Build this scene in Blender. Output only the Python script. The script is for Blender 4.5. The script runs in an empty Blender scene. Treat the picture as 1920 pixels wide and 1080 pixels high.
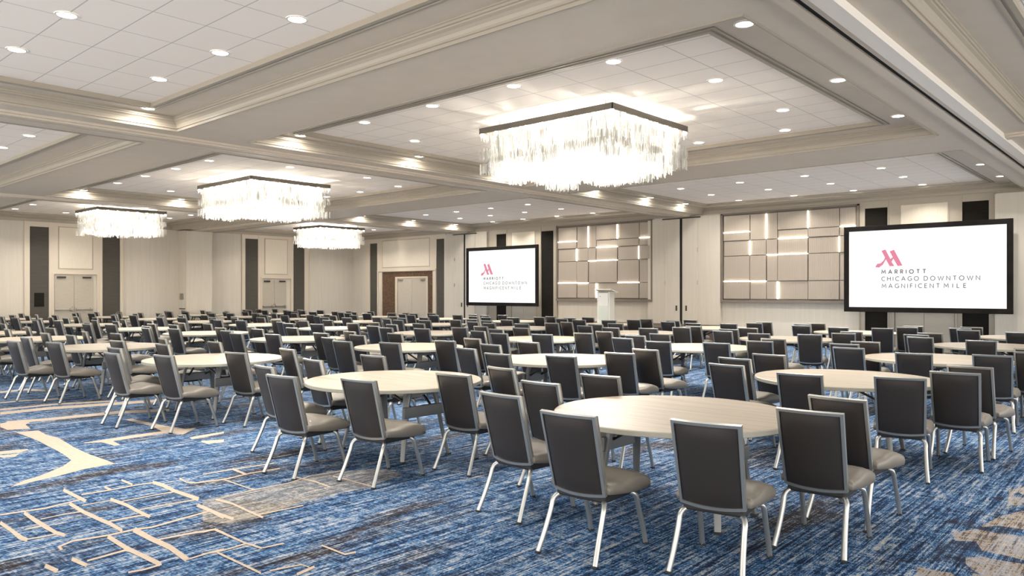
import bpy, bmesh, math, random
from mathutils import Vector, Matrix
R = math.radians
random.seed(7)
SC = bpy.context.scene
COL = SC.collection

# ------------------------------------------------------------------ camera
cd = bpy.data.cameras.new('camera')
cam = bpy.data.objects.new('camera', cd)
COL.objects.link(cam)
cam.location = (0, 0, 1.65)
cam.rotation_euler = (R(90), 0, R(41.95))
cd.sensor_width = 36.0
cd.lens = 36.0*1421/1920
cd.shift_y = 8/1920
cd.clip_end = 200
SC.camera = cam

# ------------------------------------------------------------------ world, exposure
w = bpy.data.worlds.new('world'); SC.world = w; w.use_nodes = True
w.node_tree.nodes['Background'].inputs[0].default_value = (1.0, .95, .88, 1)
w.node_tree.nodes['Background'].inputs[1].default_value = 2.4  # warm fill added for the ceiling, entering where the room is left open
SC.view_settings.view_transform = 'Standard'
SC.view_settings.look = 'None'
SC.view_settings.exposure = 0.88
SC.view_settings.gamma = 1
SC.view_settings.use_curve_mapping = False
SC.cycles.max_bounces = 10
SC.cycles.diffuse_bounces = 7
SC.cycles.transparent_max_bounces = 24
SC.cycles.use_denoising = True
SC.cycles.sample_clamp_indirect = 12
SC.cycles.caustics_reflective = False
SC.cycles.caustics_refractive = False

# ------------------------------------------------------------------ helpers
def mb(): return bmesh.new()
def obj(name, bm, mats, parent=None, smooth=None, loc=None):
    me = bpy.data.meshes.new(name)
    bmesh.ops.recalc_face_normals(bm, faces=bm.faces)
    bm.to_mesh(me); bm.free()
    for m in (mats if isinstance(mats, (list, tuple)) else [mats]): me.materials.append(m)
    if smooth:
        me.polygons.foreach_set('use_smooth', [True]*len(me.polygons))
        me.set_sharp_from_angle(angle=R(smooth))
    o = bpy.data.objects.new(name, me); COL.objects.link(o)
    if parent: o.parent = parent
    if loc: o.location = loc
    return o
def empty(name, loc=(0, 0, 0), rz=0, parent=None):
    o = bpy.data.objects.new(name, None); COL.objects.link(o)
    o.location = loc; o.rotation_euler = (0, 0, rz); o.empty_display_size = .1
    if parent: o.parent = parent
    return o
def tag(o, label, cat, group=None, kind=None):
    o['label'] = label; o['category'] = cat
    if group: o['group'] = group
    if kind: o['kind'] = kind
    return o
def struct(o, label=None):
    o['kind'] = 'structure'
    if label: o['label'] = label
    return o
def box(bm, x0, x1, y0, y1, z0, z1, mi=0, M=None, bev=0):
    vs = [bm.verts.new((x, y, z)) for z in (z0, z1) for x, y in ((x0, y0), (x1, y0), (x1, y1), (x0, y1))]
    fs = []
    for q in ((0, 3, 2, 1), (4, 5, 6, 7), (0, 1, 5, 4), (1, 2, 6, 5), (2, 3, 7, 6), (3, 0, 4, 7)):
        f = bm.faces.new([vs[i] for i in q]); f.material_index = mi; fs.append(f)
    if bev:
        es = list({e for f in fs for e in f.edges})
        r = bmesh.ops.bevel(bm, geom=es, offset=bev, segments=2, affect='EDGES', profile=.5)
        vs = list({v for f in r['faces'] for v in f.verts} | {v for v in vs if v.is_valid})
        for f in r['faces']: f.material_index = mi
    if M is not None: bmesh.ops.transform(bm, matrix=M, verts=[v for v in vs if v.is_valid])
    return vs
def quad(bm, pts, mi=0):
    f = bm.faces.new([bm.verts.new(p) for p in pts]); f.material_index = mi; return f
def prism(bm, pts2, z0, z1, mi=0):
    a = [bm.verts.new((x, y, z0)) for x, y in pts2]; b = [bm.verts.new((x, y, z1)) for x, y in pts2]
    n = len(a)
    bm.faces.new(a[::-1]).material_index = mi; bm.faces.new(b).material_index = mi
    for i in range(n): bm.faces.new((a[i], a[(i+1) % n], b[(i+1) % n], b[i])).material_index = mi
def cyl(bm, c, r, z0, z1, n=16, r2=None, mi=0):
    r2 = r if r2 is None else r2
    a = [bm.verts.new((c[0]+r*math.cos(2*math.pi*i/n), c[1]+r*math.sin(2*math.pi*i/n), z0)) for i in range(n)]
    b = [bm.verts.new((c[0]+r2*math.cos(2*math.pi*i/n), c[1]+r2*math.sin(2*math.pi*i/n), z1)) for i in range(n)]
    bm.faces.new(a[::-1]).material_index = mi; bm.faces.new(b).material_index = mi
    for i in range(n): bm.faces.new((a[i], a[(i+1) % n], b[(i+1) % n], b[i])).material_index = mi
def sweep(bm, pts, w, t, mi=0, up=Vector((0, 0, 1)), taper=None):
    """rectangular tube of width w (sideways) and thickness t along pts"""
    pts = [Vector(p) for p in pts]; rings = []
    side = None
    for i, p in enumerate(pts):
        d = (pts[min(i+1, len(pts)-1)]-pts[max(i-1, 0)]).normalized()
        if side is None:
            s = d.cross(up); side = s.normalized() if s.length > 1e-4 else Vector((1, 0, 0))
        s = (side-d*side.dot(d)).normalized(); side = s; u = s.cross(d).normalized()
        k = 1 if taper is None else taper[i]
        rings.append([bm.verts.new(p+s*a*w*k/2+u*b*t*k/2) for a, b in ((-1, -.6), (-.6, -1), (.6, -1), (1, -.6), (1, .6), (.6, 1), (-.6, 1), (-1, .6))])
    for a, b in zip(rings, rings[1:]):
        for i in range(8):
            bm.faces.new((a[i], a[(i+1) % 8], b[(i+1) % 8], b[i])).material_index = mi
    bm.faces.new(rings[0][::-1]).material_index = mi; bm.faces.new(rings[-1]).material_index = mi
def curve(pts, n=4):
    """Catmull-Rom resample"""
    P = [Vector(p) for p in pts]; P = [P[0]*2-P[1]]+P+[P[-1]*2-P[-2]]; out = []
    for i in range(1, len(P)-2):
        for k in range(n):
            t = k/n; a, b, c, d = P[i-1:i+3]
            out.append(.5*((2*b)+(c-a)*t+(2*a-5*b+4*c-d)*t*t+(3*b-a-3*c+d)*t**3))
    out.append(P[-2]); return out
ORD = ['', 'first', 'second', 'third', 'fourth', 'fifth', 'sixth', 'seventh', 'eighth', 'ninth', 'tenth', 'eleventh', 'twelfth']

# ------------------------------------------------------------------ materials
def mat(name, col, rough=.6, metal=0, spec=.5, emit=None, es=0, coat=0):
    m = bpy.data.materials.new(name); m.use_nodes = True
    b = m.node_tree.nodes['Principled BSDF']
    b.inputs['Base Color'].default_value = (*col, 1); b.inputs['Roughness'].default_value = rough
    b.inputs['Metallic'].default_value = metal; b.inputs['Specular IOR Level'].default_value = spec
    if coat: b.inputs['Coat Weight'].default_value = coat
    if emit: b.inputs['Emission Color'].default_value = (*emit, 1); b.inputs['Emission Strength'].default_value = es
    return m
def nodes(m): return m.node_tree.nodes, m.node_tree.links, m.node_tree.nodes['Principled BSDF']
def add_noise(m, scale=(1, 1, 1), c1=None, c2=None, detail=4, bump=0, lo=.3, hi=.7):
    """object-space noise mixing two base colours, optional bump"""
    N, L, b = nodes(m)
    tc = N.new('ShaderNodeTexCoord'); mp = N.new('ShaderNodeMapping'); mp.inputs['Scale'].default_value = scale
    nz = N.new('ShaderNodeTexNoise'); nz.inputs['Scale'].default_value = 1; nz.inputs['Detail'].default_value = detail
    L.new(tc.outputs['Object'], mp.inputs[0]); L.new(mp.outputs[0], nz.inputs['Vector'])
    if c1:
        r = N.new('ShaderNodeValToRGB'); e = r.color_ramp.elements
        e[0].position = lo; e[1].position = hi; e[0].color = (*c1, 1); e[1].color = (*c2, 1)
        L.new(nz.outputs[0], r.inputs[0]); L.new(r.outputs[0], b.inputs['Base Color'])
    if bump:
        bp = N.new('ShaderNodeBump'); bp.inputs['Strength'].default_value = bump; bp.inputs['Distance'].default_value = .01
        L.new(nz.outputs[0], bp.inputs['Height']); L.new(bp.outputs[0], b.inputs['Normal'])
    return m
M = {}
M['beige'] = add_noise(mat('beige_paint', (.61, .54, .45), .55), (3, 3, 3), (.60, .53, .44), (.63, .56, .47))
M['trimpaint'] = mat('satin_beige_trim', (.58, .51, .42), .4)
M['crown'] = mat('taupe_crown_paint', (.37, .325, .26), .42)
M['wall'] = add_noise(mat('wall_vinyl', (.56, .515, .44), .6), (14, 14, .6), (.54, .495, .42), (.58, .535, .46))
M['wallpanel'] = add_noise(mat('wall_panel_fabric', (.64, .58, .48), .8), (40, 40, 3), (.62, .56, .465), (.66, .60, .50))
M['darkpanel'] = add_noise(mat('charcoal_fabric', (.06, .055, .045), .85), (2, 2, 60), (.055, .05, .042), (.075, .068, .055))
M['blackpanel'] = add_noise(mat('near_black_fabric', (.018, .015, .012), .9, spec=.15), (2, 2, 60), (.010, .009, .0075), (.017, .014, .011))
M['door'] = add_noise(mat('door_veneer', (.40, .36, .295), .45), (6, 6, 40), (.385, .345, .28), (.415, .375, .31))
M['doorframe'] = mat('door_frame_paint', (.50, .44, .35), .5)
M['steel'] = mat('brushed_steel', (.42, .39, .35), .35, 1)
M['darkhard'] = mat('dark_hardware', (.05, .045, .04), .4, .6)
M['slot'] = mat('black_gap', (.01, .01, .01), .9)
M['led'] = mat('led_strip', (.9, .85, .75), .5, emit=(1, .93, .80), es=6.0)
M['bulb'] = mat('bulb', (.9, .9, .85), .5, emit=(1, .95, .85), es=9)
M['lens'] = mat('downlight_lens', (.9, .9, .9), .5, emit=(1, .96, .88), es=6)
M['ring_litstrip'] = mat('downlight_ring_lit_strip', (.80, .76, .70), .4)
M['silver'] = mat('satin_aluminium', (.42, .43, .42), .34, .85)
M['blackpl'] = mat('black_plastic', (.012, .012, .013), .5)
M['tableedge'] = mat('table_edge', (.34, .33, .28), .45)
M['tablebase'] = mat('grey_table_frame', (.17, .175, .175), .4, .3)
M['shell'] = mat('black_underside', (.012, .012, .014), .7)
M['white'] = mat('projection_screen', (.35, .35, .35), .8, spec=.1, emit=(1, 1, 1), es=.40)
M['scrframe'] = add_noise(mat('black_velour_frame', (.006, .005, .0045), .75, spec=.15), (3, 3, 3), (.005, .0045, .004), (.012, .010, .009))
M['pink'] = mat('projected_pink', (.12, .04, .06), .9, emit=(.34, .10, .15), es=1.0*1.0)
M['greyink'] = mat('projected_grey', (.05, .05, .05), .9, emit=(.09, .085, .09), es=1.0*1.0)
M['lectern'] = mat('frosted_white_lectern', (.78, .78, .74), .3)
M['lecternlow'] = mat('pale_green_acrylic', (.62, .66, .60), .25)
M['stage'] = add_noise(mat('stage_skirt', (.05, .035, .025), .8), (9, 9, 1), (.03, .022, .016), (.08, .055, .04))
# leather
def leather(name, c, rough):
    m = mat(name, c, rough); N, L, b = nodes(m)
    tc = N.new('ShaderNodeTexCoord'); v = N.new('ShaderNodeTexVoronoi'); v.inputs['Scale'].default_value = 350
    bp = N.new('ShaderNodeBump'); bp.inputs['Strength'].default_value = .12; bp.inputs['Distance'].default_value = .002
    L.new(tc.outputs['Object'], v.inputs['Vector']); L.new(v.outputs['Distance'], bp.inputs['Height']); L.new(bp.outputs[0], b.inputs['Normal'])
    return m
M['seat'] = leather('taupe_vinyl', (.155, .140, .118), .42)
M['back'] = leather('shaded_taupe_vinyl', (.020, .0165, .0155), .42)  # same vinyl as the seat, with the shade on the backs put into the colour
M['piping'] = mat('black_piping', (.01, .01, .01), .5)
# brown mosaic round the far entrance
m = M['mosaic'] = mat('brown_mosaic', (.06, .035, .02), .4); N, L, b = nodes(m)
tc = N.new('ShaderNodeTexCoord'); v = N.new('ShaderNodeTexVoronoi'); v.inputs['Scale'].default_value = 22
r = N.new('ShaderNodeValToRGB'); e = r.color_ramp.elements; e[0].color = (.025, .014, .008, 1); e[1].color = (.16, .09, .05, 1)
L.new(tc.outputs['Object'], v.inputs['Vector']); L.new(v.outputs['Color'], r.inputs[0]); L.new(r.outputs[0], b.inputs['Base Color'])
# wood laminate table top, grain along local X
m = M['wood'] = mat('pale_wood_laminate', (.5, .43, .34), .38); N, L, b = nodes(m)
tc = N.new('ShaderNodeTexCoord'); mp = N.new('ShaderNodeMapping'); mp.inputs['Scale'].default_value = (1.2, 26, 1)
nz = N.new('ShaderNodeTexNoise'); nz.inputs['Scale'].default_value = 1.0; nz.inputs['Detail'].default_value = 6; nz.inputs['Roughness'].default_value = .6
r = N.new('ShaderNodeValToRGB'); e = r.color_ramp.elements; e[0].position = .3; e[1].position = .72
e[0].color = (.27, .215, .165, 1); e[1].color = (.43, .38, .31, 1)
k = e.new(.5); k.color = (.37, .32, .255, 1)
L.new(tc.outputs['Object'], mp.inputs[0]); L.new(mp.outputs[0], nz.inputs['Vector']); L.new(nz.outputs[0], r.inputs[0]); L.new(r.outputs[0], b.inputs['Base Color'])
# ceiling tiles with grid lines
m = M['tile'] = mat('acoustic_tile', (.86, .83, .81), .85); N, L, b = nodes(m)
tc = N.new('ShaderNodeTexCoord'); mp = N.new('ShaderNodeMapping'); mp.inputs['Location'].default_value = (11.15, .60, 0)
br = N.new('ShaderNodeTexBrick'); br.offset = .0; br.inputs['Color1'].default_value = (.93, .855, .775, 1); br.inputs['Color2'].default_value = (.92, .845, .765, 1)
br.inputs['Mortar'].default_value = (.52, .48, .45, 1); br.inputs['Scale'].default_value = 1
br.inputs['Mortar Size'].default_value = .007; br.inputs['Mortar Smooth'].default_value = .3; br.inputs['Brick Width'].default_value = .825; br.inputs['Row Height'].default_value = .555
L.new(tc.outputs['Object'], mp.inputs[0]); L.new(mp.outputs[0], br.inputs['Vector']); L.new(br.outputs['Color'], b.inputs['Base Color'])
# ribbed bronze panel of the light wall
m = M['ribbed'] = mat('ribbed_champagne_panel', (.38, .33, .27), .4, .25); N, L, b = nodes(m)
tc = N.new('ShaderNodeTexCoord'); wv = N.new('ShaderNodeTexWave'); wv.bands_direction = 'X'; wv.inputs['Scale'].default_value = 9; wv.inputs['Distortion'].default_value = .3
r = N.new('ShaderNodeValToRGB'); e = r.color_ramp.elements; e[0].color = (.28, .24, .20, 1); e[1].color = (.39, .34, .285, 1)
bp = N.new('ShaderNodeBump'); bp.inputs['Strength'].default_value = .25; bp.inputs['Distance'].default_value = .01
L.new(tc.outputs['Object'], wv.inputs['Vector']); L.new(wv.outputs[0], r.inputs[0]); L.new(r.outputs[0], b.inputs['Base Color'])
L.new(wv.outputs[0], bp.inputs['Height']); L.new(bp.outputs[0], b.inputs['Normal'])
M['groove'] = mat('panel_groove', (.16, .135, .11), .6)
# crystal
m = M['crystal'] = bpy.data.materials.new('clear_crystal'); m.use_nodes = True; N = m.node_tree.nodes; L = m.node_tree.links; N.clear()
out = N.new('ShaderNodeOutputMaterial'); tr = N.new('ShaderNodeBsdfTransparent'); tl = N.new('ShaderNodeBsdfTranslucent'); df = N.new('ShaderNodeBsdfDiffuse'); gl = N.new('ShaderNodeBsdfGlossy')
tr.inputs[0].default_value = (.98, .98, .97, 1); tl.inputs[0].default_value = (.74, .735, .715, 1); df.inputs[0].default_value = (.74, .735, .715, 1); gl.inputs['Roughness'].default_value = .12
m1 = N.new('ShaderNodeMixShader'); m2 = N.new('ShaderNodeMixShader'); m3 = N.new('ShaderNodeMixShader')
m1.inputs[0].default_value = .5; m2.inputs[0].default_value = .2; m3.inputs[0].default_value = .44
L.new(tl.outputs[0], m1.inputs[1]); L.new(df.outputs[0], m1.inputs[2]); L.new(m1.outputs[0], m2.inputs[1]); L.new(gl.outputs[0], m2.inputs[2])
L.new(m2.outputs[0], m3.inputs[1]); L.new(tr.outputs[0], m3.inputs[2]); L.new(m3.outputs[0], out.inputs[0])
M['chframe'] = mat('bronze_grey_metal', (.16, .145, .12), .4, .7)

# ---- carpet: woven streaks running along Y
def ramp(N, stops):
    r = N.new('ShaderNodeValToRGB'); e = r.color_ramp.elements
    e[0].position = stops[0][0]; e[0].color = (*stops[0][1], 1); e[1].position = stops[-1][0]; e[1].color = (*stops[-1][1], 1)
    for p, c in stops[1:-1]: k = e.new(p); k.color = (*c, 1)
    return r
def carpet(name, streak_stops, patch_stops, patch_lo=.505, patch_hi=.64, blocks=0.35):
    m = mat(name, (.1, .1, .1), .95, spec=.15); N, L, b = nodes(m)
    tc = N.new('ShaderNodeTexCoord')
    def noise(sc, det, rough=.6):
        mp = N.new('ShaderNodeMapping'); mp.inputs['Scale'].default_value = sc
        n = N.new('ShaderNodeTexNoise'); n.inputs['Scale'].default_value = 1; n.inputs['Detail'].default_value = det; n.inputs['Roughness'].default_value = rough
        L.new(tc.outputs['Object'], mp.inputs[0]); L.new(mp.outputs[0], n.inputs['Vector']); return n
    n1 = noise((55, 1.8, 1), 6, .78)      # long streaks
    n2 = noise((16, 11, 1), 5, .75)          # blotches of yarn
    n4 = noise((150, 45, 1), 2, .5)        # loop grain
    add = N.new('ShaderNodeMath'); add.operation = 'MULTIPLY_ADD'; add.inputs[1].default_value = .55
    L.new(n2.outputs[0], add.inputs[0]); L.new(n1.outputs[0], add.inputs[2])
    a2 = N.new('ShaderNodeMath'); a2.operation = 'MULTIPLY_ADD'; a2.inputs[1].default_value = .45
    L.new(n4.outputs[0], a2.inputs[0]); L.new(add.outputs[0], a2.inputs[2])
    sub = N.new('ShaderNodeMath'); sub.operation = 'MULTIPLY_ADD'; sub.inputs[1].default_value = 2.25; sub.inputs[2].default_value = -2.475
    n5 = noise((15, .45, 1), 3, .7)       # long dark bands
    a3 = N.new('ShaderNodeMath'); a3.operation = 'MULTIPLY_ADD'; a3.inputs[1].default_value = .35
    L.new(n5.outputs[0], a3.inputs[0]); L.new(a2.outputs[0], a3.inputs[2])
    n6 = noise((5, 46, 1), 3, .6)         # cross weave
    a4 = N.new('ShaderNodeMath'); a4.operation = 'MULTIPLY_ADD'; a4.inputs[1].default_value = .26
    L.new(n6.outputs[0], a4.inputs[0]); L.new(a3.outputs[0], a4.inputs[2]); L.new(a4.outputs[0], sub.inputs[0])
    r1 = ramp(N, streak_stops); L.new(sub.outputs[0], r1.inputs[0])
    n3 = noise((2.0, .6, 1), 4, .65)
    r2 = ramp(N, [(patch_lo, (0, 0, 0)), (patch_hi, (1, 1, 1))]); L.new(n3.outputs[0], r2.inputs[0])
    r3 = ramp(N, patch_stops); L.new(sub.outputs[0], r3.inputs[0])
    mx = N.new('ShaderNodeMix'); mx.data_type = 'RGBA'
    L.new(r2.outputs[0], mx.inputs[0]); L.new(r1.outputs[0], mx.inputs[6]); L.new(r3.outputs[0], mx.inputs[7])
    L.new(mx.outputs[2], b.inputs['Base Color'])
    return m
navy = (.006, .011, .028); blue = (.020, .070, .20); sky = (.10, .24, .43); pale = (.40, .46, .54); brown = (.050, .034, .028); char = (.03, .03, .036); cream = (.45, .38, .31); tan = (.42, .31, .20)
M['carpet'] = carpet('blue_streaked_carpet', [(.24, navy), (.37, (.012, .042, .12)), (.47, (.030, .105, .25)), (.56, (.075, .175, .32)), (.66, (.20, .26, .33)), (.78, (.40, .38, .36))],
                     [(.24, (.010, .011, .016)), (.42, (.030, .021, .018)), (.53, (.075, .060, .052)), (.61, (.04, .085, .17)), (.70, (.14, .19, .26)), (.8, (.32, .30, .28))])
M['carpet_tan'] = carpet('tan_streaked_carpet', [(.22, (.05, .055, .07)), (.36, (.22, .17, .125)), (.48, (.38, .30, .215)), (.58, (.30, .31, .34)), (.68, (.10, .20, .36)), (.8, cream)],
                         [(.2, (.06, .10, .17)), (.5, (.24, .28, .35)), (.7, cream)], .55, .66)
M['carpet_pale'] = carpet('pale_grey_carpet', [(.22, (.06, .075, .10)), (.42, (.15, .16, .18)), (.6, (.26, .26, .265)), (.75, (.42, .38, .34))],
                          [(.2, (.08, .07, .06)), (.5, (.19, .175, .155)), (.7, (.32, .30, .27))], .5, .6)
M['carpet_navy'] = carpet('navy_carpet', [(.2, (.010, .014, .03)), (.5, (.03, .04, .075)), (.62, (.03, .08, .18)), (.8, (.2, .3, .42))],
                          [(.2, (.01, .04, .12)), (.5, (.02, .09, .22)), (.7, (.3, .4, .5))], .52, .6)
M['carpet_cream'] = add_noise(mat('cream_carpet', (.60, .52, .43), .95, spec=.1), (60, 20, 1), (.36, .30, .245), (.46, .39, .32))

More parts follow.
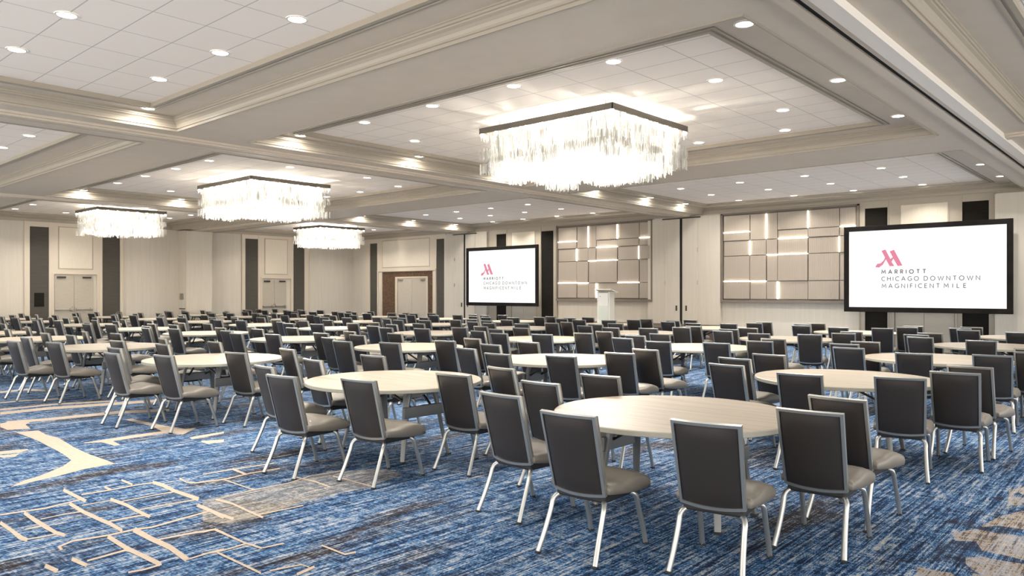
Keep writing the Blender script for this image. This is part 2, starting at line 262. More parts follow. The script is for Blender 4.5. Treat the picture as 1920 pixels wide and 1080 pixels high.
CREAM=[[(-10.31, 2.73), (-10.3, 2.81), (-10.24, 2.95), (-9.87, 2.92), (-9.59, 2.95), (-9.13, 2.91), (-8.84, 2.88), (-8.38, 2.86), (-8.01, 2.87), (-7.71, 2.87), (-7.71, 2.74), (-7.68, 2.57), (-7.62, 2.44), (-7.56, 2.31), (-7.51, 2.13), (-7.47, 2.04), (-7.44, 1.93), (-7.61, 2.07), (-7.7, 2.22), (-7.84, 2.37), (-7.97, 2.5), (-8.19, 2.64), (-8.5, 2.68), (-8.77, 2.7), (-9.2, 2.72), (-9.52, 2.74), (-9.87, 2.74)], [(-11.14, 2.78), (-11.25, 2.93), (-11.04, 3.1), (-10.81, 2.97), (-10.44, 2.92), (-10.56, 2.71), (-10.85, 2.71)], [(-9.04, 3.03), (-9.07, 3.23), (-9.1, 3.53), (-9.1, 3.91), (-9.56, 3.98), (-10.31, 3.94), (-10.31, 4.03), (-9.77, 4.07), (-9.28, 4.12), (-9.05, 4.17), (-9.01, 4.28), (-8.7, 3.98), (-8.94, 3.91), (-8.92, 3.59), (-8.9, 3.29), (-8.6, 3.26), (-8.62, 3.2), (-8.93, 3.18), (-9.0, 3.03)], [(-8.47, 3.95), (-8.51, 4.1), (-8.52, 4.39), (-8.42, 4.33), (-8.36, 4.05), (-8.35, 3.92)], [(-8.18, 3.94), (-8.08, 4.16), (-7.93, 4.08), (-7.97, 3.91), (-8.11, 3.92)], [(-9.19, 2.29), (-9.13, 2.52), (-9.06, 2.52), (-8.97, 2.41), (-9.02, 2.25)], [(-8.96, 2.23), (-8.91, 2.39), (-8.78, 2.32), (-8.81, 2.24), (-8.87, 2.21)], ([(-11.93, 2.98), (-11.95, 3.54), (-11.7, 4.46), (-11.49, 5.13)], [(-12.18, 3.04), (-12.22, 3.62), (-11.98, 4.56), (-11.77, 5.26)]), ([(-11.07, 2.84), (-10.94, 3.24), (-10.86, 4.06), (-10.54, 4.63)], [(-11.29, 2.89), (-11.16, 3.31), (-11.1, 4.15), (-10.77, 4.73)]), ([(-12.37, 3.09), (-12.38, 3.77), (-12.08, 4.52)], [(-12.52, 3.12), (-12.53, 3.82), (-12.24, 4.58)]), ([(-13.15, 3.28), (-13.17, 3.56), (-12.98, 4.01)], [(-13.29, 3.31), (-13.31, 3.59), (-13.13, 4.05)]), ([(-14.5, 3.62), (-14.58, 4.02), (-14.07, 4.2)], [(-14.74, 3.68), (-14.83, 4.09), (-14.3, 4.27)]), ([(-6.31, 1.57), (-6.04, 1.57), (-5.82, 1.56), (-5.73, 1.58)], [(-6.39, 1.6), (-6.11, 1.6), (-5.89, 1.6), (-5.81, 1.61)]), ([(-6.55, 1.63), (-6.52, 1.78), (-6.49, 1.92), (-6.53, 2.06), (-6.56, 2.19)], [(-6.59, 1.64), (-6.56, 1.79), (-6.54, 1.93), (-6.57, 2.08), (-6.6, 2.2)]), ([(-6.46, 1.76), (-6.19, 1.75), (-5.95, 1.75), (-5.75, 1.76), (-5.65, 1.78)], [(-6.54, 1.79), (-6.26, 1.79), (-6.02, 1.79), (-5.83, 1.79), (-5.73, 1.81)]), ([(-6.96, 2.18), (-6.69, 2.18), (-6.46, 2.18)], [(-7.06, 2.22), (-6.78, 2.22), (-6.54, 2.22)]), ([(-6.48, 2.07), (-6.14, 2.06), (-5.87, 2.07), (-5.7, 2.08), (-5.47, 2.08)], [(-6.57, 2.11), (-6.23, 2.1), (-5.95, 2.11), (-5.77, 2.12), (-5.54, 2.11)]), ([(-5.77, 1.59), (-5.75, 1.7), (-5.75, 1.76)], [(-5.8, 1.6), (-5.78, 1.71), (-5.78, 1.77)]), ([(-6.02, 1.65), (-6.02, 1.75), (-5.92, 1.77)], [(-6.05, 1.66), (-6.06, 1.76), (-5.96, 1.78)]), ([(-6.21, 1.8), (-6.22, 1.92), (-6.2, 2.07)], [(-6.24, 1.81), (-6.24, 1.92), (-6.23, 2.08)]), ([(-5.78, 2.09), (-5.76, 2.32), (-5.69, 2.36)], [(-5.82, 2.1), (-5.8, 2.33), (-5.73, 2.38)]), ([(-6.36, 2.33), (-6.1, 2.35), (-5.88, 2.34), (-5.66, 2.34)], [(-6.46, 2.37), (-6.19, 2.39), (-5.96, 2.38), (-5.73, 2.38)]), ([(-6.71, 2.24), (-6.69, 2.46), (-6.7, 2.68), (-6.67, 2.81)], [(-6.75, 2.25), (-6.73, 2.47), (-6.74, 2.69), (-6.71, 2.83)]), ([(-6.96, 2.64), (-6.73, 2.64)], [(-7.03, 2.67), (-6.79, 2.67)]), ([(-6.82, 2.45), (-6.68, 2.45)], [(-6.88, 2.48), (-6.74, 2.48)]), ([(-6.65, 2.78), (-6.49, 2.79), (-6.23, 2.78), (-5.84, 2.79)], [(-6.77, 2.83), (-6.59, 2.85), (-6.33, 2.83), (-5.94, 2.85)]), ([(-6.26, 2.38), (-6.26, 2.61), (-6.24, 2.79)], [(-6.29, 2.39), (-6.29, 2.62), (-6.28, 2.8)]), ([(-5.92, 2.38), (-5.9, 2.64), (-5.87, 2.81)], [(-5.95, 2.39), (-5.93, 2.65), (-5.91, 2.83)]), ([(-6.37, 2.13), (-6.37, 2.33)], [(-6.4, 2.14), (-6.39, 2.34)]), ([(-6.66, 3.01), (-6.47, 2.99), (-6.39, 3.03), (-6.32, 3.26)], [(-6.7, 3.04), (-6.51, 3.01), (-6.43, 3.06), (-6.37, 3.28)]), ([(-5.7, 2.71), (-5.48, 2.71), (-5.24, 2.69)], [(-5.77, 2.76), (-5.54, 2.75), (-5.29, 2.73)]), ([(-5.44, 1.68), (-5.5, 1.78), (-5.45, 1.99), (-5.45, 2.15), (-5.41, 2.26), (-5.49, 2.72)], [(-5.48, 1.69), (-5.54, 1.79), (-5.49, 2.0), (-5.49, 2.17), (-5.45, 2.27), (-5.53, 2.74)]), ([(-5.42, 2.13), (-5.13, 2.13), (-4.89, 2.14), (-4.58, 2.11)], [(-5.52, 2.19), (-5.22, 2.18), (-4.96, 2.19), (-4.64, 2.16)]), ([(-5.41, 1.96), (-5.08, 1.95), (-4.87, 1.96), (-4.62, 1.97)], [(-5.48, 2.0), (-5.14, 1.99), (-4.93, 2.0), (-4.68, 2.01)]), ([(-5.39, 1.69), (-5.49, 1.7)], [(-5.37, 1.67), (-5.47, 1.68)]), ([(-5.12, 1.65), (-4.93, 1.67)], [(-5.19, 1.68), (-4.99, 1.7)]), ([(-5.11, 1.5), (-4.96, 1.52)], [(-5.18, 1.53), (-5.02, 1.55)]), ([(-5.03, 1.71), (-5.05, 1.94), (-4.92, 1.98)], [(-5.06, 1.72), (-5.09, 1.95), (-4.95, 1.99)]), ([(-4.66, 2.0), (-4.65, 1.9), (-4.67, 1.81)], [(-4.63, 1.99), (-4.62, 1.89), (-4.64, 1.8)]), ([(-4.6, 2.13), (-4.61, 2.25), (-4.61, 2.37)], [(-4.62, 2.14), (-4.64, 2.26), (-4.64, 2.39)]), ([(-5.11, 2.17), (-5.08, 2.35), (-5.03, 2.53), (-4.92, 2.53)], [(-5.14, 2.18), (-5.12, 2.36), (-5.07, 2.55), (-4.95, 2.55)]), ([(-5.62, 2.72), (-5.36, 2.71), (-5.15, 2.72)], [(-5.69, 2.76), (-5.42, 2.75), (-5.21, 2.76)]), ([(-5.76, 2.89), (-5.54, 2.92), (-5.25, 2.9), (-5.04, 2.89)], [(-5.81, 2.93), (-5.59, 2.95), (-5.29, 2.93), (-5.08, 2.92)]), ([(-5.77, 2.91), (-5.81, 3.26), (-5.79, 3.56), (-5.87, 3.83), (-5.82, 4.17)], [(-5.79, 2.92), (-5.84, 3.27), (-5.82, 3.58), (-5.9, 3.84), (-5.86, 4.19)]), ([(-6.32, 3.25), (-6.07, 3.25), (-5.81, 3.25)], [(-6.35, 3.27), (-6.11, 3.27), (-5.84, 3.27)]), ([(-6.65, 3.22), (-6.62, 3.49), (-6.57, 3.89)], [(-6.68, 3.24), (-6.66, 3.51), (-6.61, 3.91)]), ([(-6.38, 3.09), (-6.32, 3.28), (-6.37, 3.53), (-6.33, 3.81)], [(-6.41, 3.1), (-6.36, 3.29), (-6.4, 3.55), (-6.37, 3.83)]), ([(-6.63, 3.49), (-6.34, 3.47)], [(-6.69, 3.53), (-6.4, 3.51)]), ([(-5.94, 3.72), (-5.65, 3.74), (-5.4, 3.72)], [(-5.99, 3.75), (-5.69, 3.77), (-5.43, 3.75)]), ([(-5.71, 3.96), (-5.45, 3.97), (-5.15, 3.97)], [(-5.75, 3.99), (-5.49, 4.0), (-5.19, 4.0)]), ([(-5.04, 2.44), (-5.04, 2.53)], [(-5.07, 2.46), (-5.07, 2.54)]), ([(-5.04, 2.52), (-4.63, 2.52), (-4.44, 2.54)], [(-5.08, 2.55), (-4.66, 2.54), (-4.47, 2.56)]), ([(-4.45, 2.55), (-4.42, 2.69)], [(-4.47, 2.56), (-4.45, 2.7)]), ([(-4.62, 2.24), (-4.59, 2.34), (-4.6, 2.53)], [(-4.65, 2.25), (-4.61, 2.35), (-4.63, 2.54)]), ([(-4.58, 2.31), (-4.31, 2.31), (-4.05, 2.31)], [(-4.62, 2.33), (-4.35, 2.33), (-4.08, 2.33)]), ([(-4.21, 2.83), (-3.95, 2.83), (-3.93, 2.9)], [(-4.23, 2.85), (-3.98, 2.85), (-3.96, 2.92)]), ([(-4.05, 2.37), (-4.0, 2.55), (-3.93, 2.56)], [(-4.07, 2.38), (-4.02, 2.56), (-3.95, 2.57)]), ([(-3.87, 2.44), (-3.9, 2.58)], [(-3.91, 2.46), (-3.94, 2.6)]), ([(-5.13, 2.92), (-5.1, 3.27)], [(-5.16, 2.93), (-5.12, 3.28)])]
NAVY=[[(-1.35, 6.1), (-1.29, 6.28), (-1.18, 6.28), (-1.1, 6.17), (-1.02, 6.28), (-0.87, 6.29), (-0.82, 6.24), (-0.8, 6.09), (-0.85, 6.13), (-0.99, 6.08), (-1.13, 6.09), (-1.24, 6.1)], [(-1.25, 5.59), (-1.17, 5.71), (-1.07, 5.78), (-1.0, 5.6), (-0.88, 5.6), (-0.78, 5.58), (-0.72, 5.55), (-0.71, 5.46), (-0.76, 5.5), (-0.89, 5.47), (-0.98, 5.48), (-1.05, 5.39), (-1.03, 5.27), (-0.97, 5.17), (-0.92, 5.12), (-0.98, 5.11), (-1.08, 5.23), (-1.15, 5.21), (-1.26, 5.1), (-1.34, 5.02), (-1.36, 5.06), (-1.24, 5.16), (-1.22, 5.37)], [(-1.2, 7.08), (-1.17, 7.18), (-1.1, 7.11), (-1.07, 6.99), (-1.14, 7.0)], [(-1.1, 7.36), (-1.07, 7.44), (-1.02, 7.34), (-1.01, 7.27), (-1.06, 7.25)], [(-1.04, 6.82), (-0.96, 6.92), (-0.91, 6.9), (-0.9, 6.81), (-0.95, 6.83), (-0.99, 6.79)]]
TAN=[[(-1.06, 6.53), (-0.95, 6.86), (-0.82, 6.83), (-0.57, 5.19), (-0.69, 4.87), (-0.86, 4.93), (-1.0, 5.16), (-1.1, 5.49), (-1.23, 5.87), (-1.13, 6.09)], [(-1.23, 5.01), (-1.06, 5.04), (-0.94, 4.89), (-1.16, 4.69)], [(-1.14, 7.47), (-1.07, 7.69), (-0.97, 7.47), (-0.99, 7.0), (-1.07, 6.93)]]
PALE=[[(-5.85, 2.83), (-5.83, 3.23), (-5.82, 3.56), (-5.88, 4.08), (-5.67, 4.46), (-5.33, 4.46), (-5.19, 3.96), (-5.22, 3.35), (-5.09, 2.91), (-5.12, 2.66), (-5.3, 2.57)]]


# ------------------------------------------------------------------ structure: floor
ZC, ZB, ZT = 4.25, 4.45, 4.50       # soffit, coffer ledge, coffer tiles
XL, YB = -31.6, 23.1                # door wall, screen wall
bm = mb()
quad(bm, [(-33, -4, 0), (7.5, -4, 0), (7.5, 24, 0), (-33, 24, 0)], 0)
def inlay(polys, z, mi):
    for p in polys:
        z += .00004
        if isinstance(p, tuple):          # a line drawn as a band between two edges
            A = [bm.verts.new((x, y, z)) for x, y in p[0]]; B = [bm.verts.new((x, y, z)) for x, y in p[1]]
            for i in range(len(A)-1): bm.faces.new((A[i], A[i+1], B[i+1], B[i])).material_index = mi
        else: bm.faces.new([bm.verts.new((x, y, z)) for x, y in p]).material_index = mi
inlay(TAN, .0006, 1); inlay(PALE, .0008, 2); inlay(NAVY, .0012, 3); inlay(CREAM, .0018, 4)
inl = [f for f in bm.faces if f.material_index]
bmesh.ops.triangulate(bm, faces=inl)
bm.normal_update()
for f in bm.faces:
    if f.normal.z < 0: f.normal_flip()
fl = bpy.data.meshes.new('floor'); bm.to_mesh(fl); bm.free()
for k in ('carpet', 'carpet_tan', 'carpet_pale', 'carpet_navy', 'carpet_cream'): fl.materials.append(M[k])
floor = bpy.data.objects.new('floor', fl); COL.objects.link(floor)
struct(floor, 'blue streaked carpet with cream street map lines')

# ------------------------------------------------------------------ structure: ceiling
COLS = {0: ((-1.95, 6.6), (-1.28, 5.9)), 1: ((-12.2, -3.12), (-11.66, -3.88)), 2: ((-22.9, -13.5), (-22.37, -14.4)), 3: ((-31.6, -24.1), (-30.9, -24.85))}
ROWS = {0: ((-3.6, 5.5), (-2.9, 4.84)), 1: ((6.7, 14.05), (7.48, 13.42)), 2: ((15.75, 23.1), (16.5, 22.37))}
xs = sorted({-32.2, 7.5} | {v for c in COLS.values() for v in c[0]}); ys = sorted({-4.0, 23.5} | {v for r_ in ROWS.values() for v in r_[0]})
bm = mb()
for i in range(len(xs)-1):
    for j in range(len(ys)-1):
        cx, cy = (xs[i]+xs[i+1])/2, (ys[j]+ys[j+1])/2
        if any(c[0][0] < cx < c[0][1] for c in COLS.values()) and any(r_[0][0] < cy < r_[0][1] for r_ in ROWS.values()): continue
        quad(bm, [(xs[i], ys[j], ZC), (xs[i], ys[j+1], ZC), (xs[i+1], ys[j+1], ZC), (xs[i+1], ys[j], ZC)])
# roof slab over everything
quad(bm, [(-32.2, -4, 4.9), (-32.2, 23.5, 4.9), (7.5, 23.5, 4.9), (7.5, -4, 4.9)])
bmesh.ops.remove_doubles(bm, verts=bm.verts, dist=.001)
ceiling = struct(obj('ceiling', bm, M['beige']), 'beige ceiling soffits between the coffers')
CROWN = [(0, 4.25), (.012, 4.235), (.03, 4.235), (.034, 4.27), (.05, 4.275), (.052, 4.30), (.062, 4.335), (.085, 4.365), (.115, 4.385), (.118, 4.40), (.135, 4.405), (.137, 4.43), (.15, 4.435), (.15, 4.45)]
n = 0
for ci, (XO, XT) in COLS.items():
    for ri, (YO, YT) in ROWS.items():
        if ci == 0 and ri == 0: pass
        n += 1
        bm = mb(); loops = []
        for o_, z in CROWN: loops.append((XO[0]+o_, XO[1]-o_, YO[0]+o_, YO[1]-o_, z))
        for o_, z in ((.13, 4.45), (.13, 4.435), (.10, 4.435), (.095, 4.45), (.06, 4.45), (.055, 4.432), (.0, 4.432), (0, 4.5)):
            loops.append((XT[0]-o_, XT[1]+o_, YT[0]-o_, YT[1]+o_, z))
        rings = [[bm.verts.new((a, c, z)), bm.verts.new((b_, c, z)), bm.verts.new((b_, d, z)), bm.verts.new((a, d, z))] for a, b_, c, d, z in [(l[0], l[1], l[2], l[3], l[4]) for l in loops]]
        for k, (p, q) in enumerate(zip(rings, rings[1:])):
            for i in range(4): bm.faces.new((p[i], p[(i+1) % 4], q[(i+1) % 4], q[i])).material_index = 1 if k == len(CROWN)-1 else 0
        t = struct(obj('trim_%d' % n, bm, [M['crown'], M['beige']]), 'beige crown moulding and ledge around a ceiling coffer')
        bm = mb()
        quad(bm, [(XT[0]-.02, YT[0]-.02, 4.499), (XT[0]-.02, YT[1]+.02, 4.499), (XT[1]+.02, YT[1]+.02, 4.499), (XT[1]+.02, YT[0]-.02, 4.499)])
        obj('ceiling_tiles', bm, M['tile'], ceiling)
# operable wall tracks under the soffits
def track(x0, x1, y0, y1, name_i, along='y', dark_off=None):
    bm = mb()
    if along == 'y':
        w_ = x1-x0
        box(bm, x0, x1, y0, y1, 4.215, 4.252)
        box(bm, x0+.06, x0+w_*.42, y0, y1, 4.185, 4.216); box(bm, x0+w_*.58, x1-.06, y0, y1, 4.185, 4.216)
        box(bm, x0+w_*.42, x0+w_*.58, y0, y1, 4.2145, 4.2155, 1)
        if name_i == 15: box(bm, x1-.10, x1+.06, y0, y1, 4.16, 4.25, 2)  # strip beside the slot: light on its face put into a paler paint
    else:
        w_ = y1-y0
        box(bm, x0, x1, y0, y1, 4.215, 4.252)
        box(bm, x0, x1, y0+.06, y0+w_*.42, 4.185, 4.216); box(bm, x0, x1, y0+w_*.58, y1-.06, 4.185, 4.216)
        box(bm, x0, x1, y0+w_*.42, y0+w_*.58, 4.2145, 4.2155, 1)
    struct(obj('trim_%d' % name_i, bm, [M['trimpaint'], M['slot'], M['ring_litstrip']]), 'folding wall track running along the ceiling beam')
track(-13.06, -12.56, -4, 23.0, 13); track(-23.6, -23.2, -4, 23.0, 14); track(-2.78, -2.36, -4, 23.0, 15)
track(-31.5, -23.6, 14.6, 14.95, 16, 'x'); track(-2.36, 7.4, 14.6, 14.95, 17, 'x')

# ------------------------------------------------------------------ walls
bm = mb(); box(bm, -31.9, 7.5, YB, YB+.25, 0, 4.6); wall_b = struct(obj('wall_back', bm, M['wall']), 'cream wall behind the screens')
bm = mb(); box(bm, XL-.3, XL, -4, YB+.25, 0, 4.6); wall_l = struct(obj('wall_left', bm, M['wall']), 'cream wall with the push bar doors')
bm = mb(); box(bm, -31.55, 7.4, YB-.02, YB, 0, .12); struct(obj('baseboard_back', bm, M['blackpanel']))
bm = mb(); box(bm, XL, XL+.02, -3.9, YB-.03, 0, .12); struct(obj('baseboard_left', bm, M['blackpanel']))

def wx(bm, a, b_, z0, z1, d0, d1, mi=0, wall='b', bev=0):
    """box on a wall: a..b along the wall, sticking out d0..d1 into the room"""
    if wall == 'b': box(bm, a, b_, YB-d1, YB-d0, z0, z1, mi, bev=bev)
    else: box(bm, XL+d0, XL+d1, a, b_, z0, z1, mi, bev=bev)
def frame_rect(bm, a, b_, z0, z1, wd, d0, d1, wall, bottom=True, mi=0):
    wx(bm, a-wd, a, z0-(wd if bottom else 0), z1+wd, d0, d1, mi, wall); wx(bm, b_, b_+wd, z0-(wd if bottom else 0), z1+wd, d0, d1, mi, wall)
    wx(bm, a, b_, z1, z1+wd, d0, d1, mi, wall)
    if bottom: wx(bm, a, b_, z0-wd, z0, d0, d1, mi, wall)

trim_i = [17]; door_i = [0]
def bay(wall, a, b_, darks, panel, label):
    """painted surround on a wall with dark strips and an upper inset panel"""
    trim_i[0] += 1
    bm = mb(); xs_ = [a]+[v for d in darks for v in d]+[b_]
    zt = 4.22; zd = 4.05
    for i in range(0, len(xs_), 2): wx(bm, xs_[i], xs_[i+1], panel[3] if False else 0, zt, 0, .05, 0, wall)
    for d in darks: wx(bm, d[0], d[1], zd, zt, 0, .05, 0, wall)
    return bm
def face_strip(bm, segs, wall):
    for s in segs: wx(bm, *s, 0, wall)

def push_door(wall, a, b_, zt, label, bars=True, depth=0.0):
    """pair of leaves in an opening"""
    door_i[0] += 1
    root = empty('door_%d' % door_i[0], (0, 0, 0)); struct(root, label)
    mid = (a+b_)/2
    for s, (p, q) in enumerate(((a+.004, mid-.004), (mid+.004, b_-.004))):
        bm = mb(); wx(bm, p, q, .012, zt, depth, depth+.035, 0, wall, bev=.003); leaf = obj('door_leaf', bm, M['door'], root)
        bm = mb()
        if bars:
            c0, c1 = (p+.02, q-.05) if s == 0 else (p+.05, q-.02)
            wx(bm, c0, c1, .985, 1.03, depth+.07, depth+.105, 0, wall, bev=.006)
            wx(bm, c0+.02, c0+.08, .97, 1.045, depth+.035, depth+.09, 0, wall, bev=.006)
            wx(bm, c1-.10, c1-.02, .96, 1.055, depth+.035, depth+.10, 0, wall, bev=.006)
            obj('push_bar', bm, M['steel'], leaf)
            bm = mb()
            hx = q-.04 if s == 0 else p+.04
            wx(bm, hx-.02, hx+.02, .94, 1.12, depth+.035, depth+.06, 0, wall); obj('door_handle', bm, M['steel'], leaf)
        bm = mb()
        c = (p+.08, p+.38) if s == 0 else (q-.38, q-.08)
        wx(bm, c[0], c[1], zt-.10, zt-.035, depth+.035, depth+.09, 0, wall, bev=.005); obj('door_closer', bm, M['darkhard'] if wall == 'l' else M['steel'], leaf)
    return root

def dark_panel(wall, a, b_, z0, z1, label, m='darkpanel', group='dark fabric strips on the walls'):
    bm = mb(); wx(bm, a, b_, z0, z1, .004, .02, 0, wall)
    return tag(obj('wall_panel', bm, M[m]), label, 'wall panel', group)
def pale_panel(wall, a, b_, z0, z1, label):
    bm = mb(); wx(bm, a, b_, z0, z1, .05, .07, 0, wall, bev=.006)
    o = tag(obj('wall_panel', bm, M['wallpanel']), label, 'wall panel', 'pale inset panels above the doors')
    bm = mb(); frame_rect(bm, a, b_, z0, z1, .035, .05, .065, wall); obj('panel_frame', bm, M['crown'], o)
    return o

def door_bay(wall, a, b_, d1, d2, pan, dor, ztop_door, pz0, lab, dm='darkpanel', bars=True, recess=True):
    """a,b outer edges of surround; d1,d2 dark strips; pan upper panel; dor door opening"""
    trim_i[0] += 1
    bm = mb(); zt = 4.24; zd = 4.06; D = .05
    for p, q in ((a, d1[0]), (d2[1], b_)): wx(bm, p, q, .0, zt, 0, D, 0, wall)
    for d in (d1, d2): wx(bm, d[0], d[1], zd, zt, 0, D, 0, wall)
    wx(bm, d1[1], dor[0], 0, zt, 0, D, 0, wall); wx(bm, dor[1], d2[0], 0, zt, 0, D, 0, wall)
    wx(bm, dor[0], dor[1], ztop_door, zt, 0, D, 0, wall)
    # raised edges
    for p in (a, b_-.03): wx(bm, p, p+.03, 0, zt, D, D+.02, 0, wall)
    for p in (d1[1], d2[0]-.03): wx(bm, p, p+.03, 0, zt, D, D+.015, 0, wall)
    wx(bm, dor[0]-.06, dor[0], 0, ztop_door+.06, D, D+.03, 0, wall); wx(bm, dor[1], dor[1]+.06, 0, ztop_door+.06, D, D+.03, 0, wall)
    wx(bm, dor[0], dor[1], ztop_door, ztop_door+.06, D, D+.03, 0, wall)
    struct(obj('trim_%d' % trim_i[0], bm, M['crown'] if dm == 'blackpanel' else M['trimpaint']), 'beige panelled surround of %s' % lab)
    dark_panel(wall, d1[0]+.002, d1[1]-.002, .13, zd-.002, 'tall charcoal strip left of %s' % lab, dm)
    dark_panel(wall, d2[0]+.002, d2[1]-.002, .13, zd-.002, 'tall charcoal strip right of %s' % lab, dm)
    pale_panel(wall, pan[0], pan[1], pz0, 4.08, 'pale square panel above %s' % lab)

# door wall (left)
door_bay('l', 8.62, 12.05, (8.80, 9.42), (11.27, 11.93), (9.76, 10.90), (9.58, 11.07), 2.33, 2.55, 'the leftmost push bar doors')
push_door('l', 9.60, 10.95, 2.28, 'cream double doors with steel push bars at far left', depth=.002)
door_bay('l', 17.08, 20.55, (17.25, 17.87), (19.68, 20.29), (18.22, 19.34), (18.06, 19.55), 2.28, 2.50, 'the middle push bar doors')
push_door('l', 18.08, 19.33, 2.22, 'cream double doors with steel push bars behind the middle tables', depth=.002)
bm = mb(); wx(bm, 8.95, 9.27, 1.12, 1.63, .02, .035, 0, 'l')
for k in range(9): wx(bm, 8.97, 9.25, 1.15+k*.052, 1.17+k*.052, .035, .041, 0, 'l')
tag(obj('wall_vent', bm, M['blackpanel']), 'square dark grille low on the leftmost charcoal strip', 'vent')
# pier at the end of the cross track
bm = mb(); box(bm, XL, XL+.75, 14.25, 15.35, 0, 4.19)
pier = obj('pier', bm, M['wall'], wall_l)
bm = mb(); box(bm, XL+.75, XL+.765, 14.25, 14.29, .0, 4.19, 0); box(bm, XL+.1, XL+.7, 14.235, 14.25, 4.14, 4.2, 0)
obj('pier_edge', bm, M['trimpaint'], wall_l)
bm = mb(); box(bm, XL+.2, XL+.5, 14.235, 14.25, 1.35, 1.6); tag(obj('switch_plate', bm, M['steel']), 'small metal control plate on the side of the wall pier', 'switch')
bm = mb(); box(bm, XL+.15, XL+.65, 14.23, 14.25, .95, .985); tag(obj('bumper_rail', bm, M['darkhard']), 'thin dark rail low on the side of the wall pier', 'rail')

# screen wall: far entrance at the left
trim_i[0] += 1
bm = mb(); D = .06
for s in ((-30.45, -30.12, 0, 4.24), (-29.53, -29.16, 0, 4.24), (-25.53, -25.28, 0, 4.24), (-24.75, -24.70, 0, 4.24), (-30.12, -29.53, 4.04, 4.24), (-25.28, -24.75, 4.04, 4.24), (-29.16, -25.53, 2.62, 4.24)):
    wx(bm, s[0], s[1], s[2], s[3], 0, D)
wx(bm, -29.5, -29.42, 0, 2.72, D, D+.03); wx(bm, -25.36, -25.28, 0, 2.72, D, D+.03); wx(bm, -29.42, -25.36, 2.64, 2.72, D, D+.03)
struct(obj('trim_%d' % trim_i[0], bm, M['trimpaint']), 'beige surround of the far brown entrance')
bm = mb(); wx(bm, -29.16, -25.53, 0, 2.62, .001, .02); tag(obj('mosaic_surround', bm, M['mosaic']), 'brown mosaic wall cladding around the far cream doors', 'cladding')
dark_panel('b', -30.118, -29.532, .13, 4.035, 'tall charcoal strip left of the brown mosaic entrance')
dark_panel('b', -25.278, -24.752, .13, 4.035, 'tall charcoal strip right of the brown mosaic entrance')
pale_panel('b', -29.1, -25.75, 2.85, 4.1, 'wide pale panel above the brown mosaic entrance')
bm = mb(); wx(bm, -28.16, -28.0, 0, 2.38, .02, .07); wx(bm, -25.95, -25.85, 0, 2.38, .02, .07); wx(bm, -28.0, -25.95, 2.30, 2.38, .02, .07)
trim_i[0] += 1; struct(obj('trim_%d' % trim_i[0], bm, M['doorframe']))
push_door('b', -27.98, -25.95, 2.29, 'plain cream double doors in the brown mosaic entrance', bars=False, depth=.022)
# folding-wall pockets
def pocket(x0, x1, xm, out, lab, h=4.19):
    bm = mb(); box(bm, x0, x1, YB-out, YB, 0, h); pr = obj('pier', bm, M['wall'], wall_b)
    door_i[0] += 1
    root = empty('door_%d' % door_i[0]); struct(root, lab)
    for s in (-1, 1):
        a, b_ = (xm-.62, xm-.05) if s < 0 else (xm+.05, xm+.62)
        bm = mb(); box(bm, a, b_, YB-out-.02, YB-out, .02, h-.05, bev=.003); lf = obj('door_leaf', bm, M['wall'], root)
        bm = mb(); hx = a if s < 0 else b_
        for z in (1.9, 3.0): box(bm, hx-.015, hx+.015, YB-out-.035, YB-out-.02, z, z+.14)
        obj('hinge', bm, M['steel'], lf)
        bm = mb(); kx = xm-.17 if s < 0 else xm+.20
        box(bm, kx-.03, kx+.03, YB-out-.03, YB-out-.02, 1.02, 1.2); obj('lock_plate', bm, M['darkhard'], lf)
    bm = mb(); box(bm, xm-.05, xm+.05, YB-out-.004, YB-out, .02, h-.05); obj('door_gap', bm, M['slot'], root)
    bm = mb(); box(bm, xm-.72, xm+.72, YB-out-.03, YB-out, h-.05, h-.01); obj('door_head', bm, M['darkhard'], root)
pocket(-24.70, -22.09, -23.4, .12, 'folding wall cupboard doors behind the left screen')
pocket(-14.24, -11.50, -12.93, .12, 'folding wall cupboard doors between the two lit wall features')
bm = mb(); box(bm, -3.80, -1.2, YB-.25, YB, 0, 4.19); obj('pier', bm, M['wall'], wall_b)
# bays behind the screens
door_bay('b', -22.05, -18.36, (-21.60, -21.03), (-19.17, -18.55), (-20.70, -19.50), (-20.75, -19.45), 2.3, 2.6, 'the service doors behind the left screen', 'blackpanel')
push_door('b', -20.74, -19.46, 2.28, 'brown cream service doors hidden behind the left screen', bars=False, depth=.002)
door_bay('b', -7.20, -3.82, (-7.04, -6.43), (-4.58, -3.97), (-6.08, -4.92), (-6.25, -4.75), 2.3, 2.6, 'the service doors behind the right screen', 'blackpanel')
push_door('b', -6.24, -4.76, 2.28, 'brown cream service doors behind the right screen', bars=False, depth=.002)

